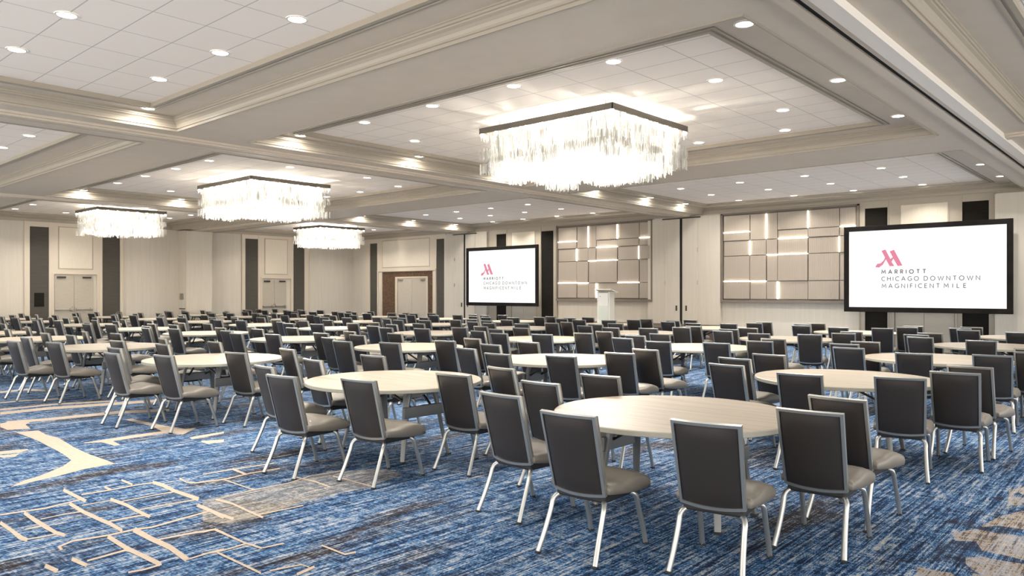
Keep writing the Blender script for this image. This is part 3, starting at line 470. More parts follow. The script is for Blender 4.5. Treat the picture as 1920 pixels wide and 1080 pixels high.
# lit wall features
CX = [0, .90, 1.44, 1.80, 2.74, 3.66, 4.12]; RZ = {'t': 4.13, 'a': 3.58, 'b': 3.31, 'c': 2.82, 'd': 2.0, 'o': 1.43}
def light_wall(x0, label):
    root = tag(empty('light_wall', (x0, YB, 0)), label, 'wall feature', 'lit ribbed wall features')
    bm = mb(); box(bm, -.07, 4.19, -.06, -.001, 1.34, 4.2, 0); obj('backing_frame', bm, M['groove'], root)
    bm = mb(); g = .012
    rows_ = [['t', 'a', 'b', 'c', 'd', 'o'], ['t', 'b', 'c', 'd', 'o'], ['t', 'b', 'c', 'd', 'o'], ['t', 'a', 'b', 'c', 'd', 'o'], ['t', 'a', 'b', 'c', 'd', 'o'], ['t', 'a', 'b', 'c', 'd', 'o']]
    k = 0
    for i in range(6):
        rr = rows_[i]
        for z1, z0 in zip(rr, rr[1:]):
            k += 1; dp = .085+.018*((k*7) % 3)
            box(bm, CX[i]+g, CX[i+1]-g, -dp, -.06, RZ[z0]+g, RZ[z1]-g, 0)
    obj('ribbed_panels', bm, M['ribbed'], root)
    bm = mb(); box(bm, -.09, 4.21, -.15, -.001, 1.32, 1.40); box(bm, -.09, -.02, -.13, -.001, 1.40, 4.2); box(bm, 4.15, 4.21, -.13, -.001, 1.40, 4.2); box(bm, -.09, 4.21, -.13, -.001, 4.16, 4.21)
    obj('border', bm, M['groove'], root)
    H = [(0, 1, 'a'), (0, 1, 'd'), (1, 2, 'd'), (2, 3, 'c'), (3, 4, 'c'), (3, 4, 'b'), (4, 5, 'd'), (5, 6, 'a')]
    V = [(2, 't', 'b'), (1, 'b', 'c'), (4, 't', 'a'), (5, 'b', 'c'), (3, 'd', 'o')]
    if x0 > -15: H = [h for h in H if h != (4, 5, 'd')]
    for i, j, z in H:
        bm = mb(); box(bm, CX[i]+.02, CX[j]-.02, -.135, -.06, RZ[z]-.012, RZ[z]+.012); obj('light_strip', bm, M['led'], root)
    for i, a, b_ in V:
        bm = mb(); box(bm, CX[i]-.012, CX[i]+.012, -.135, -.06, RZ[b_]+.02, RZ[a]-.02); obj('light_strip', bm, M['led'], root)
light_wall(-18.27, 'champagne ribbed wall feature with light strips right of the left screen')
light_wall(-11.39, 'champagne ribbed wall feature with light strips left of the right screen')

# ------------------------------------------------------------------ screens
LOGO = [(0.861, 1.561), (0.962, 1.595), (1.091, 1.328), (1.15, 1.38), (1.071, 1.538), (1.18, 1.581), (1.395, 1.144), (1.274, 1.132), (1.166, 1.336), (1.117, 1.253), (1.19, 1.134), (1.071, 1.13), (0.976, 1.321), (0.892, 1.173), (0.795, 1.1), (0.7, 1.113), (0.75, 1.204), (0.841, 1.217), (0.922, 1.301), (0.952, 1.375)]
def arc_pts(cx, cy, rx, ry, a0, a1, n=14): return [(cx+rx*math.cos(R(a0+(a1-a0)*i/n)), cy+ry*math.sin(R(a0+(a1-a0)*i/n))) for i in range(n+1)]
# wide-set geometric capitals: (width, strokes) in units of the cap height
GLYPH = {
 'M': (.95, [[(0, 0), (.08, 1), (.475, .30), (.87, 1), (.95, 0)]]), 'A': (.86, [[(0, 0), (.43, 1), (.86, 0)], [(.15, .32), (.71, .32)]]),
 'R': (.58, [[(0, 0), (0, 1), (.28, 1)]+arc_pts(.28, .75, .26, .25, 90, -90)[1:]+[(0, .5)], [(.26, .5), (.58, 0)]]), 'I': (.02, [[(.01, 0), (.01, 1)]]),
 'O': (.98, [arc_pts(.49, .5, .49, .5, 0, 360, 28)]), 'T': (.70, [[(0, 1), (.70, 1)], [(.35, 1), (.35, 0)]]),
 'C': (.78, [arc_pts(.49, .5, .49, .5, 50, 310, 22)]), 'H': (.70, [[(0, 0), (0, 1)], [(.70, 0), (.70, 1)], [(0, .52), (.70, .52)]]),
 'G': (.86, [arc_pts(.49, .5, .49, .5, 50, 318, 22)+[(.86, .45), (.54, .45)]]), 'D': (.80, [[(0, 0), (0, 1), (.30, 1)]+arc_pts(.30, .5, .50, .5, 90, -90)[1:]+[(0, 0)]]),
 'W': (1.25, [[(0, 1), (.33, 0), (.625, .95), (.92, 0), (1.25, 1)]]), 'N': (.76, [[(0, 0), (0, 1), (.76, 0), (.76, 1)]]),
 'F': (.50, [[(0, 0), (0, 1), (.50, 1)], [(0, .52), (.44, .52)]]), 'E': (.54, [[(.54, 1), (0, 1), (0, 0), (.54, 0)], [(0, .52), (.48, .52)]]), 'L': (.50, [[(0, 1), (0, 0), (.50, 0)]])}
def write_word(bm, word, wd, hh, th):
    gap = (wd-sum(GLYPH[c][0] for c in word)*hh)/(len(word)-1); x = 0
    for c in word:
        gw, strokes = GLYPH[c]
        for s in strokes:
            P = [Vector((x+p[0]*hh, p[1]*hh)) for p in s]; closed = (P[0]-P[-1]).length < 1e-4; L_, R_ = [], []
            for i, p in enumerate(P):
                a = P[i-1] if i else (P[-2] if closed else p); q = P[i+1] if i < len(P)-1 else (P[1] if closed else p)
                d1 = (p-a).normalized() if (p-a).length > 1e-6 else (q-p).normalized(); d2 = (q-p).normalized() if (q-p).length > 1e-6 else d1
                nrm = Vector((-(d1+d2).y, (d1+d2).x)); nrm = nrm.normalized() if nrm.length > 1e-4 else Vector((-d1.y, d1.x))
                k = min(2.2, 1/max(.3, nrm.dot(Vector((-d1.y, d1.x)))))*th/2
                L_.append(p+nrm*k); R_.append(p-nrm*k)
            f = [[bm.verts.new((v.x, y, v.y)) for v in row] for row in (L_, R_) for y in (0, -.0015)]
            for i in range(len(P)-1):
                bm.faces.new((f[1][i], f[1][i+1], f[3][i+1], f[3][i])); bm.faces.new((f[0][i], f[0][i+1], f[1][i+1], f[1][i])); bm.faces.new((f[2][i], f[2][i+1], f[3][i+1], f[3][i]))
        x += gw*hh+gap
def screen(x0, x1, label):
    Ys, z0, z1 = 22.4, 1.10, 3.50
    root = tag(empty('projection_screen', (x0, Ys, z0)), label, 'screen', 'framed projection screens')
    W, Hh = x1-x0, z1-z0; t = .135
    bm = mb()
    for a in ((0, W, 0, t), (0, W, Hh-t, Hh), (0, t, t, Hh-t), (W-t, W, t, Hh-t)): box(bm, a[0], a[1], 0, .07, a[2], a[3], bev=.008)
    obj('screen_frame', bm, M['scrframe'], root)
    bm = mb(); box(bm, t-.01, W-t+.01, .03, .05, t-.01, Hh-t+.01); obj('screen_surface', bm, M['white'], root)
    for x in (.6, W-.6):
        bm = mb(); box(bm, x-.03, x+.03, .05, YB-Ys-(.13 if x0 < -20 and x < 1.0 else .0)-(.26 if x0 > -10 and x > 3 else 0)-(.05), Hh-.5, Hh-.44); box(bm, x-.03, x+.03, .05, .11, .1, Hh-.1)
        obj('wall_bracket', bm, M['darkhard'], root)
    bm = mb(); vs = [bm.verts.new((t+x, .027, t+z)) for x, z in LOGO]; f = bm.faces.new(vs)
    r_ = bmesh.ops.extrude_face_region(bm, geom=[f]); bmesh.ops.translate(bm, vec=(0, -.002, 0), verts=[v for v in r_['geom'] if isinstance(v, bmesh.types.BMVert)])
    obj('logo', bm, M['pink'], root)
    for s, x, z, wd, hh in (('MARRIOTT', .867, .926, 1.10, .100), ('CHICAGO', .867, .733, .925, .108), ('DOWNTOWN', 1.925, .733, 1.29, .108), ('MAGNIFICENT', .875, .535, 1.42, .108), ('MILE', 2.40, .535, .51, .108)):
        bm = mb(); write_word(bm, s, wd, hh, .026 if s == 'MARRIOTT' else .020)
        o = obj('lettering', bm, M['greyink'], root); o.location = (t+x, .0275, t+z)
screen(-22.73, -18.80, 'black framed screen standing before the left lit wall feature')
screen(-7.41, -3.34, 'larger black framed screen at the right end of the wall')

# ------------------------------------------------------------------ stage riser and lectern
root = tag(empty('stage_riser', (-15.2, 21.5, 0)), 'low dark skirted stage riser under the lectern', 'stage')
bm = mb(); box(bm, -4.3, 4.3, -1.2, 1.35, .52, .58, bev=.005); obj('deck', bm, M['stage'], root)
bm = mb(); NP = 120
for i in range(NP):
    x0 = -4.28+i*8.56/NP; x1 = x0+8.56/NP; a = .02*(i % 2)
    quad(bm, [(x0, -1.18-a, 0), (x1, -1.18-.02+a, 0), (x1, -1.18-.02+a, .53), (x0, -1.18-a, .53)])
box(bm, -4.28, -4.26, -1.18, 1.3, 0, .53); box(bm, 4.26, 4.28, -1.18, 1.3, 0, .53)
obj('skirt', bm, M['stage'], root)
root = tag(empty('lectern', (-14.78, 21.2, .58), R(8)), 'white frosted lectern with slanted top on the stage riser', 'lectern')
bm = mb(); box(bm, -.33, .33, -.28, .28, 0, .03, bev=.006); obj('base', bm, M['lectern'], root)
bm = mb(); box(bm, -.19, .17, -.19, -.17, .03, 1.05, bev=.004); box(bm, -.17, .15, -.195, -.19, .05, .62, 1); obj('front_panel', bm, [M['lectern'], M['lecternlow']], root)
for x in (-.23, .19):
    bm = mb(); box(bm, x, x+.04, -.2, .18, .03, 1.08, bev=.006); obj('side_panel', bm, M['lectern'], root)
bm = mb(); box(bm, -.30, .32, -.28, .26, 0, .03, bev=.006, M=Matrix.Translation((0, 0, 1.10)) @ Matrix.Rotation(R(-10), 4, 'X')); obj('top', bm, M['lectern'], root)
bm = mb(); box(bm, .30, .42, -.25, .1, 1.06, 1.075, bev=.004); obj('side_shelf', bm, M['lectern'], root)
bm = mb(); cyl(bm, (0, 0), .014, 0, .005, 12); bmesh.ops.transform(bm, matrix=Matrix.Translation((-.12, -.19, .93)) @ Matrix.Rotation(R(90), 4, 'X'), verts=bm.verts); obj('badge', bm, M['darkhard'], root)

# ------------------------------------------------------------------ downlights
bm = mb(); n = 24
def ring_mesh(bm, r0, r1, z0, z1, n=24):
    a = [bm.verts.new((r0*math.cos(2*math.pi*i/n), r0*math.sin(2*math.pi*i/n), z0)) for i in range(n)]
    b_ = [bm.verts.new((r1*math.cos(2*math.pi*i/n), r1*math.sin(2*math.pi*i/n), z1)) for i in range(n)]
    for i in range(n): bm.faces.new((a[i], a[(i+1) % n], b_[(i+1) % n], b_[i]))
ring_mesh(bm, .115, .112, 0, -.008); ring_mesh(bm, .112, .092, -.008, -.008); ring_mesh(bm, .092, .088, -.008, -.001)
ring_o = obj('trim_ring', bm, M['ring_litstrip']); bm = mb(); cyl(bm, (0, 0), .09, -.004, -.001, 24); lens_o = obj('lens', bm, M['lens'])
ring_me, lens_me = ring_o.data, lens_o.data
bpy.data.objects.remove(ring_o); bpy.data.objects.remove(lens_o)
lamp = bpy.data.lights.new('downlight_lamp', 'AREA'); lamp.shape = 'DISK'; lamp.size = .17; lamp.energy = 19; lamp.color = (1, .94, .85); lamp.spread = R(125)
lamp_w = lamp.copy(); lamp_w.spread = R(176); lamp_w.energy = 19*.8
TR = {(1, 0): 'the nearest left coffer', (1, 1): 'the large chandelier coffer', (1, 2): 'the coffer before the right screen', (2, 0): 'the coffer at left frame edge',
      (2, 1): 'the second chandelier coffer', (2, 2): 'the coffer before the left screen', (3, 1): 'the far left chandelier coffer', (3, 2): 'the far corner chandelier coffer', (3, 0): 'the far left unlit coffer', (0, 1): 'the right edge coffer, unseen fill light', (0, 2): 'the far right coffer', (0, 0): 'the coffer overhead'}
GR = {
 (1, 0): ([-10.27, -8.60, -6.95, -5.3], [4.38, 2.73]), (2, 0): ([-20.8, -19.1, -17.4, -15.73], [4.38, 2.73]),
 (1, 2): ([-10.47, -8.75, -7.07, -5.32], [16.88, 18.58, 20.35, 22.15]), (2, 2): ([-21.0, -19.38, -17.7, -16.05], [16.87, 18.62, 20.36, 22.2])}
PT = {
 (1, 1): [(-10.32, 7.79), (-8.64, 7.79), (-6.97, 7.79), (-5.32, 7.79), (-4.77, 9.4), (-10.89, 9.38), (-4.77, 11.64), (-10.89, 11.64), (-5.33, 13.1), (-7.0, 13.1), (-8.64, 13.1), (-10.32, 13.1)],
 (2, 1): [(-20.84, 7.81), (-19.1, 7.81), (-17.44, 7.81), (-15.82, 7.81), (-15.27, 9.44), (-21.4, 9.44), (-15.27, 11.6), (-21.4, 11.6), (-15.89, 13.1), (-17.57, 13.1), (-19.2, 13.1), (-20.9, 13.1)],
 (3, 1): [(-29.9, 7.9), (-28.0, 7.9), (-26.3, 7.9), (-30.0, 9.5), (-29.27, 12.87), (-27.5, 12.87), (-25.8, 12.87)],
 (3, 2): [(-29.6, 17.2), (-27.8, 17.0), (-25.9, 17.2), (-29.6, 21.5), (-27.8, 21.5), (-25.9, 21.5)],
 (0, 1): [(-.2, 8.5), (1.6, 8.5), (-.2, 11.5), (1.6, 11.5)]}  # this last group is out of view, added for more light
BD = {(1, 0): [(-11.82, 4.88), (-11.82, 2.1)], (1, 1): [(-3.48, 7.5), (-3.48, 10.31), (-3.48, 13.04), (-11.84, 7.54), (-11.84, 10.33), (-11.84, 13.05)],
      (2, 1): [(-22.6, 7.6), (-22.6, 10.3), (-22.6, 13.0)], (1, 2): [(-3.45, 16.9), (-3.45, 19.18), (-3.45, 21.45), (-11.94, 16.8), (-11.94, 19.41), (-11.94, 21.49)],
      (2, 2): [(-22.58, 17.0), (-22.58, 19.41), (-22.6, 21.7)]}
def downlight(x, y, z, label, lp=lamp):
    r_ = tag(empty('downlight', (x, y, z)), label, 'light', 'recessed ceiling downlights')
    for nm, me in (('trim_ring', ring_me), ('lens', lens_me)):
        o = bpy.data.objects.new(nm, me); COL.objects.link(o); o.parent = r_
    lo = bpy.data.objects.new('lamp', lp); COL.objects.link(lo); lo.parent = r_; lo.location = (0, 0, -.012)
for k, (xs_, ys_) in GR.items():
    for j, y in enumerate(ys_ if k[1] else ys_[::-1]):
        for i, x in enumerate(xs_): downlight(x, y, 4.498, 'round downlight, %s row and %s from left in %s' % (ORD[j+1], ORD[i+1], TR[k]))
for k, l in PT.items():
    for i, (x, y) in enumerate(sorted(l, key=lambda p: (round(p[1]), p[0]))): downlight(x, y, 4.498, 'round downlight, %s counted from near left in %s' % (ORD[i+1], TR[k]))
for k, l in BD.items():
    for i, (x, y) in enumerate(l):
        side = 'right' if x > sum(COLS[k[0]][0])/2 else 'left'
        kk = [p for p in l if (p[0] > sum(COLS[k[0]][0])/2) == (side == 'right')].index((x, y))
        downlight(x, y, 4.449, 'ledge downlight, %s along %s side of %s' % (ORD[kk+1], side, TR[k]), lamp_w if side == 'left' else lamp)

# ------------------------------------------------------------------ chandeliers
def chandelier(x0, x1, y0, y1, label, nrod, pw=1.0):
    cx, cy = (x0+x1)/2, (y0+y1)/2; W, D_ = x1-x0, y1-y0
    root = tag(empty('chandelier', (cx, cy, 4.38)), label, 'chandelier', 'rectangular crystal chandeliers')
    bm = mb(); a, b_ = W/2, D_/2; t = .012
    for q in ((-a, a, -b_, -b_+t), (-a, a, b_-t, b_), (-a, -a+t, -b_, b_), (a-t, a, -b_, b_)): box(bm, *q, -.095, 0)
    obj('rim', bm, M['chframe'], root)
    bm = mb()
    for i in range(7):
        x = -a+W*(i+.5)/7; box(bm, x-.008, x+.008, -b_+t, b_-t, -.030, -.022)
    for j in range(6):
        y = -b_+D_*(j+.5)/6; box(bm, -a+t, a-t, y-.008, y+.008, -.024, -.016)
    obj('support_grid', bm, M['silver'], root)
    for sx in (-1, 1):
        for sy in (-1, 1):
            bm = mb(); cyl(bm, (sx*a*.8, sy*b_*.8), .008, -.022, .118, 8); obj('hanger', bm, M['chframe'], root)
    # bulbs round the rim
    nx, ny = max(4, round(W/.32)), max(4, round(D_/.30)); bp_ = []
    for i in range(nx+1):
        for s in (-1, 1): bp_.append((-a+.035+(W-.07)*i/nx, s*(b_-.035)))
    for j in range(1, ny):
        for s in (-1, 1): bp_.append((s*(a-.035), -b_+.035+(D_-.07)*j/ny))
    bm = mb(); bmesh.ops.create_uvsphere(bm, u_segments=10, v_segments=6, radius=.036)
    first = obj('bulb', bm, M['bulb'], root, smooth=60); first.location = (bp_[0][0], bp_[0][1], -.11)
    for p in bp_[1:]:
        c = first.copy(); COL.objects.link(c); c.location = (p[0], p[1], -.11)
    # crystal rods: square clusters hanging in three tiers with a stepped underside
    rnd = random.Random(int(abs(x0)*10)); bm = mb()
    step = .23; nxs, nys = round(W/step), round(D_/step)
    drop = {}
    for i in range(nxs):
        for j in range(nys):
            drop[i, j] = rnd.choice([-.78, -.80, -.84, -.74, -.82])
            e_ = min(i, nxs-1-i, j, nys-1-j)
            if e_ == 0: drop[i, j] = rnd.choice([-.76, -.84, -.70])
    def rod(x, y, z0, z1, r_):
        k = rnd.random()*1.57
        vs = [[bm.verts.new((x+r_*math.cos(k+q*2.094), y+r_*math.sin(k+q*2.094), z)) for q in range(3)] for z in (z0, z1)]
        for q in range(3): bm.faces.new((vs[0][q], vs[0][(q+1) % 3], vs[1][(q+1) % 3], vs[1][q]))
        bm.faces.new(vs[0][::-1])
    for (i, j), dz in drop.items():
        e_ = min(i, nxs-1-i, j, nys-1-j)
        px, py = -a+W*(i+.5)/nxs, -b_+D_*(j+.5)/nys
        hx, hy = W/nxs/2*.95, D_/nys/2*.95
        rod(px, py, dz, -.03, .003)
        cnt = nrod if e_ == 0 else (nrod//2 if e_ == 1 else nrod//4)
        corner = (i in (0, nxs-1)) and (j in (0, nys-1))
        tiers = [(-.10, -.20), (-.20, -.32), (-.33, -.46), (-.46, -.58), (dz+.25, dz+.15), (dz+.13, dz)] if not corner else [(-.10, -.20), (-.36, -.52), (dz+.15, dz)]
        for z1, z0 in tiers:
            for q in range(cnt):
                s = q % 4; f_ = rnd.uniform(-1, 1)
                ox, oy = ((f_*hx, -hy), (f_*hx, hy), (-hx, f_*hy), (hx, f_*hy))[s] if rnd.random() < .7 else (rnd.uniform(-hx, hx), rnd.uniform(-hy, hy))
                rod(px+ox, py+oy, z0+rnd.uniform(-.025, .02), z1+rnd.uniform(-.02, .02), rnd.uniform(.005, .009))
    o = obj('crystal_curtain', bm, M['crystal'], root); o['kind'] = 'stuff'
    # lamps
    for i, fx in enumerate((-.5, .5) if W < 2.3 else (-.6, 0, .6)):
        for fy in (-.5, .5):
            l = bpy.data.lights.new('chandelier_lamp', 'POINT'); l.energy = 150*pw; l.color = (1, .93, .83); l.shadow_soft_size = .06
            lo = bpy.data.objects.new('lamp', l); COL.objects.link(lo); lo.parent = root; lo.location = (fx*a, fy*b_, -.36 if (i+(fy > 0)) % 2 else -.64)
chandelier(-8.86, -6.19, 9.04, 11.22, 'largest crystal chandelier, nearest the camera', 36)
chandelier(-19.0, -16.33, 9.06, 11.26, 'second crystal chandelier, above the middle tables', 28, .8)
chandelier(-27.8, -25.86, 9.08, 11.28, 'crystal chandelier at far left before the push bar doors', 22, .42)
chandelier(-28.25, -26.28, 17.62, 19.85, 'smallest crystal chandelier, before the brown mosaic entrance', 20, .5)

# ------------------------------------------------------------------ table prototype (origin on the floor, centre)
def lathe(bm, prof, n, mi):
    rings = [[bm.verts.new((r_*math.cos(2*math.pi*i/n), r_*math.sin(2*math.pi*i/n), z)) for i in range(n)] for r_, z in prof]
    for k, (p, q) in enumerate(zip(rings, rings[1:])):
        for i in range(n): bm.faces.new((p[i], p[(i+1) % n], q[(i+1) % n], q[i])).material_index = mi[k]
    bm.faces.new(rings[0][::-1]).material_index = mi[0]; bm.faces.new(rings[-1]).material_index = mi[-1]
RT = .90
def make_table():
    root = empty('round_table')
    bm = mb(); lathe(bm, [(RT-.004, .712), (RT, .716), (RT, .744), (RT-.004, .748), (RT-.006, .75)], 72, [1, 1, 1, 1, 0]); obj('tabletop', bm, [M['wood'], M['tableedge']], root, smooth=40)
    bm = mb()
    for y in (-.22, .22): box(bm, -.62, .62, y-.02, y+.02, .672, .712)
    for x in (-.45, .45): box(bm, x-.02, x+.02, -.30, .30, .672, .712)
    obj('top_rail', bm, M['tablebase'], root)
    for sx in (-1, 1):
        bm = mb()
        box(bm, sx*.475-.018, sx*.475+.018, -.255, .255, .42, .53, bev=.008)
        box(bm, sx*.435-.018, sx*.435+.018, -.20, .20, .63, .675)
        obj('cross_panel', bm, M['tablebase'], root)
        for sy in (-1, 1):
            bm = mb(); sweep(bm, curve([(sx*.43, sy*.16, .675), (sx*.45, sy*.20, .52), (sx*.475, sy*.235, .28), (sx*.51, sy*.29, .015)], 3), .058, .036, taper=[1.35, 1.3, 1.2, 1.1, 1.05, 1, .95, .88, .82, .78])
            box(bm, sx*.51-.022, sx*.51+.022, sy*.29-.022, sy*.29+.022, 0, .018, 1)
            obj('leg', bm, [M['tablebase'], M['blackpl']], root, smooth=40)
        for sy in (-1, 1):
            bm = mb(); sweep(bm, [(sx*.46, sy*.12, .50), (sx*.12, sy*.20, .68)], .022, .022)
            obj('folding_brace', bm, M['darkhard'], root)
    return root

# ------------------------------------------------------------------ chair prototype, faces +Y
def leg_with_glide(bm, x, y, root, glides):
    if not glides:       # far chairs: too small to show the glide as a piece of its own
        box(bm, x-.016, x+.016, y-.016, y+.016, 0, .016, 1); obj('leg', bm, [M['silver'], M['blackpl']], root, smooth=50); return
    leg = obj('leg', bm, M['silver'], root, smooth=50)
    bm = mb(); box(bm, x-.016, x+.016, y-.016, y+.016, 0, .016, bev=.003); obj('foot_glide', bm, M['blackpl'], leg)
def make_chair(glides):
    root = empty('banquet_chair')
    # seat cushion: grid with waterfall front
    bm = mb(); nx, ny = 10, 12
    def top(u, v):  # u -1..1, v 0..1 back->front
        w_ = (.212+.024*v); x = u*w_
        y = -.135+.425*v
        z = .474-.010*math.sin(math.pi*min(1, v/.55))*(1-u*u)+.024*math.sin(math.pi*max(0, min(1, (v-.30)/.70)))**1.3-.010*max(0, (v-.80)/.20)**2
        edge = max(abs(u)**6, (1-v)**10 if v < .5 else 0)
        z -= .014*edge
        return (x, y, z)
    T = [[bm.verts.new(top(-1+2*i/nx, j/ny)) for i in range(nx+1)] for j in range(ny+1)]
    for j in range(ny):
        for i in range(nx): bm.faces.new((T[j][i], T[j][i+1], T[j+1][i+1], T[j+1][i]))
    rim = [T[0][i] for i in range(nx+1)]+[T[j][nx] for j in range(1, ny+1)]+[T[ny][i] for i in range(nx-1, -1, -1)]+[T[j][0] for j in range(ny-1, 0, -1)]
    def lower(ring, dz, k):
        out = []
        for v in ring:
            x, y, z = v.co; vv = (y+.135)/.425
            zz = .402-.030*math.sin(min(1, vv*1.2)*math.pi/2)
            out.append(bm.verts.new((x*k, (y-.06)*k+.06, z*(1-dz)+zz*dz)))
        for i in range(len(ring)): bm.faces.new((ring[i], ring[(i+1) % len(ring)], out[(i+1) % len(ring)], out[i]))
        return out
    r1 = lower(rim, .20, 1.045); r2 = lower(r1, .45, 1.015); r3 = lower(r2, .8, .985); r4 = lower(r3, 1, .94); bm.faces.new(r4)
    obj('seat', bm, M['seat'], root, smooth=70)
    bm = mb(); box(bm, -.185, .185, -.150, .235, .345, .402, bev=.016); obj('seat_shell', bm, M['shell'], root)
    # back: curved panel
    zb, zt, yb_, yt = .395, .905, -.150, -.285
    def bk(u, v, off):
        hw = .198+.010*v
        z = zb+(zt-zb)*v-.016*(1-u*u)*(1-v)
        y = yb_+(yt-yb_)*v-.022*(1-u*u)+.006
        nrm = Vector((0, -.965, -.26))
        p = Vector((u*hw, y, z))+nrm*off
        return p
    def slab(bm, us, vs, o0, o1, mi=0, pil=0):
        A = [[bm.verts.new(bk(u, v, o0)) for u in us] for v in vs]
        def bul(u, v):
            cu = 1-((u-(us[0]+us[-1])/2)/((us[-1]-us[0])/2))**6; cv = 1-((v-(vs[0]+vs[-1])/2)/((vs[-1]-vs[0])/2))**8
            return pil*max(0, cu*cv)
        B = [[bm.verts.new(bk(u, v, o1+bul(u, v))) for u in us] for v in vs]
        nu, nv = len(us), len(vs)
        for j in range(nv-1):
            for i in range(nu-1):
                bm.faces.new((A[j][i], A[j+1][i], A[j+1][i+1], A[j][i+1])).material_index = mi
                bm.faces.new((B[j][i], B[j][i+1], B[j+1][i+1], B[j+1][i])).material_index = mi
        ra = [A[0][i] for i in range(nu)]+[A[j][-1] for j in range(1, nv)]+[A[-1][i] for i in range(nu-2, -1, -1)]+[A[j][0] for j in range(nv-2, 0, -1)]
        rb = [B[0][i] for i in range(nu)]+[B[j][-1] for j in range(1, nv)]+[B[-1][i] for i in range(nu-2, -1, -1)]+[B[j][0] for j in range(nv-2, 0, -1)]
        for i in range(len(ra)): bm.faces.new((ra[i], ra[(i+1) % len(ra)], rb[(i+1) % len(rb)], rb[i])).material_index = mi
    lin = lambda a, b_, k: [a+(b_-a)*i/k for i in range(k+1)]
    bm = mb(); fu, fv = .092, .036
    slab(bm, lin(-1, 1, 10), [0, fv], -.012, .014); slab(bm, lin(-1, 1, 10), [1-fv*.9, 1], -.012, .014)
    slab(bm, [-1, -1+fu], lin(fv, 1-fv*.9, 3), -.012, .014); slab(bm, [1-fu, 1], lin(fv, 1-fv*.9, 3), -.012, .014)
    obj('back_frame', bm, M['silver'], root)
    bm = mb()
    slab(bm, lin(-.905, .905, 12), lin(.038, .966, 12), -.004, .008, 0, .012)          # rear upholstery
    slab(bm, lin(-.95, .95, 12), lin(.03, .975, 12), -.014, -.040, 2, -.014)            # front pad
    # piping line
    uu, vv_ = .885, (.052, .952)
    for a_, b_ in (((-uu, uu), (vv_[1], vv_[1])),): pass
    def pipe(pts): sweep(bm, [bk(u, v, .011) for u, v in pts], .004, .004, 1)
    pipe([(u, vv_[1]) for u in lin(-uu, uu, 6)]); pipe([(uu, v) for v in lin(vv_[0], vv_[1], 2)]); pipe([(-uu, v) for v in lin(vv_[0], vv_[1], 2)])
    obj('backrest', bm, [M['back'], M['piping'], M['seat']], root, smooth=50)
    for sx in (-1, 1):
        bm = mb(); sweep(bm, curve([(sx*.10, -.10, .355), (sx*.165, -.13, .353), (sx*.192, -.165, .325), (sx*.195, -.19, .26), (sx*.203, -.245, .13), (sx*.215, -.30, .012)], 3), .030, .030)
        leg_with_glide(bm, sx*.215, -.30, root, glides)
        bm = mb(); sweep(bm, curve([(sx*.11, .17, .357), (sx*.185, .18, .355), (sx*.205, .195, .328), (sx*.208, .225, .24), (sx*.212, .27, .11), (sx*.215, .295, .012)], 3), .030, .030)
        leg_with_glide(bm, sx*.215, .295, root, glides)
    return root

def dup(root, loc, rz):
    r_ = root.copy(); COL.objects.link(r_); r_.location = loc; r_.rotation_euler = (0, 0, rz)
    for ch in list(root.children):
        c = ch.copy(); COL.objects.link(c); c.parent = r_
        for g in ch.children:
            d = g.copy(); COL.objects.link(d); d.parent = c
    return r_

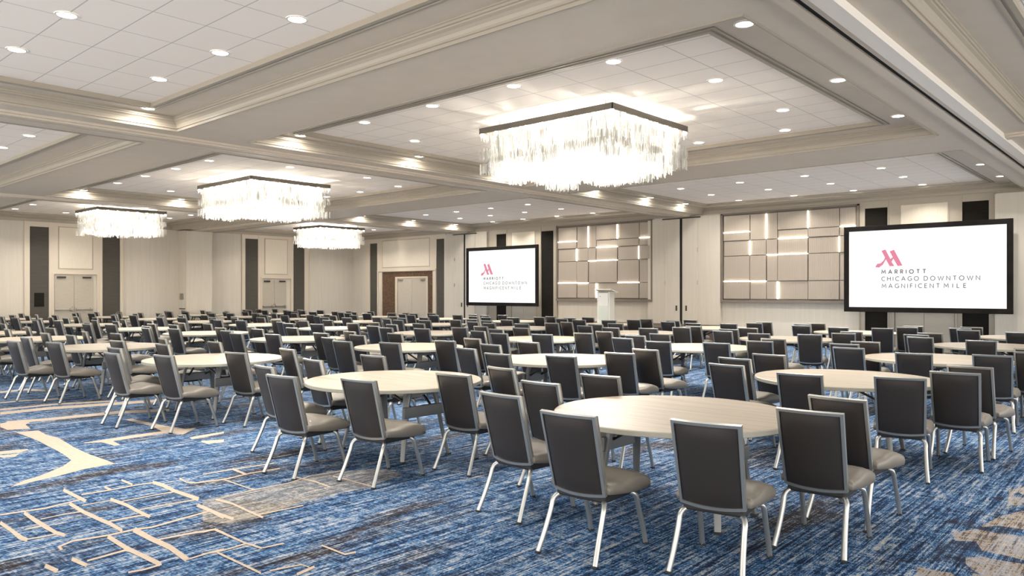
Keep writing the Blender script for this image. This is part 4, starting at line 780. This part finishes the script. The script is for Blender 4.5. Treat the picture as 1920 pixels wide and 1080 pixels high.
# ------------------------------------------------------------------ seating layout
TX = [-2.90-3.3*i for i in range(9)]; TY = [5.05, 8.2, 11.35, 14.5, 17.65]
OFF = {}
OFF = {(0, 0): (-0.02, 0.02), (1, 0): (0.04, -0.02), (2, 0): (-0.44, -0.07), (3, 0): (-0.69, -0.15), (4, 0): (-0.7, -0.21), (5, 0): (-0.53, -0.29), (6, 0): (-0.6, -0.35), (7, 0): (-0.68, -0.42), (8, 0): (-0.75, -0.48), (0, 1): (0.16, 0.09), (1, 1): (-0.15, -0.12), (2, 1): (-0.22, 0.05), (3, 1): (-0.23, 0.03), (4, 1): (-0.22, -0.2), (5, 1): (-0.03, -0.29), (6, 1): (-0.32, -0.3), (7, 1): (-0.48, -0.34), (8, 1): (-0.56, -0.41), (0, 2): (0.29, 0.22), (1, 2): (0.14, 0.04), (2, 2): (0.09, 0.08), (3, 2): (0.12, 0.09), (4, 2): (-0.06, -0.08), (5, 2): (-0.14, -0.14), (6, 2): (-0.21, -0.21), (7, 2): (-0.29, -0.27), (8, 2): (-0.37, -0.33), (0, 3): (0.4, 0.36), (1, 3): (0.33, 0.05), (2, 3): (0.28, 0.13), (3, 3): (0.1, 0.09), (4, 3): (0.13, -0.0), (5, 3): (0.06, -0.07), (6, 3): (-0.02, -0.13), (7, 3): (-0.1, -0.19), (8, 3): (-0.17, -0.26), (0, 4): (0.46, 0.41), (1, 4): (0.55, 0.26), (2, 4): (0.48, 0.2), (3, 4): (0.4, 0.14), (4, 4): (0.33, 0.07), (5, 4): (0.25, 0.01), (6, 4): (0.17, -0.06), (7, 4): (0.1, -0.12), (8, 4): (0.02, -0.18)}

SEATS = [(-1.05, .52, 2), (-1.12, -.24, -2), (-.86, -1.0, -3), (.05, -1.37, 2), (.84, -1.10, 9), (1.12, -.27, 3), (1.04, .46, -5)]   # back-rest centre relative to the table, yaw
ROWN = ['front row', 'second row', 'third row', 'fourth row', 'fifth row']
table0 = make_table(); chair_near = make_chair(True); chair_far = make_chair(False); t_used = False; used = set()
rnd = random.Random(3)
for j, ty in enumerate(TY):
    vis = [i for i in range(9) if not (j == 0 and i > 5)]
    for i in vis:
        ox, oy = OFF.get((i, j), (0, 0)); cx, cy = TX[i]+ox, ty+oy
        if t_used: t = dup(table0, (cx, cy, 0), 0)
        else: t = table0; t.location = (cx, cy, 0); t_used = True
        t.rotation_euler = (0, 0, R(rnd.uniform(-4, 4)) if (i, j) != (0, 0) else 0)
        tag(t, 'round pale wood table, %s from right in the %s of tables' % (ORD[i+1], ROWN[j]), 'table', 'round banquet tables')
        for k, (sx, sy, yw) in enumerate(SEATS):
            jx, jy, ja = (0, 0, 0) if (i, j) == (0, 0) else (rnd.uniform(-.03, .03), rnd.uniform(-.03, .03), rnd.uniform(-5, 5))
            # chair origin sits .285 ahead of the top of its back
            a_ = R(yw+ja); px, py = cx+sx+jx-math.sin(a_)*.285, cy+sy+jy+math.cos(a_)*.285
            pro = chair_near if j <= 1 else chair_far
            if pro in used: c = dup(pro, (px, py, 0), a_)
            else: c = pro; c.location = (px, py, 0); c.rotation_euler = (0, 0, a_); used.add(pro)
            tag(c, 'vinyl chair, %s around from the left, at %s table from right, %s' % (ORD[k+1], ORD[i+1], ROWN[j]), 'chair', 'chairs around the round tables')
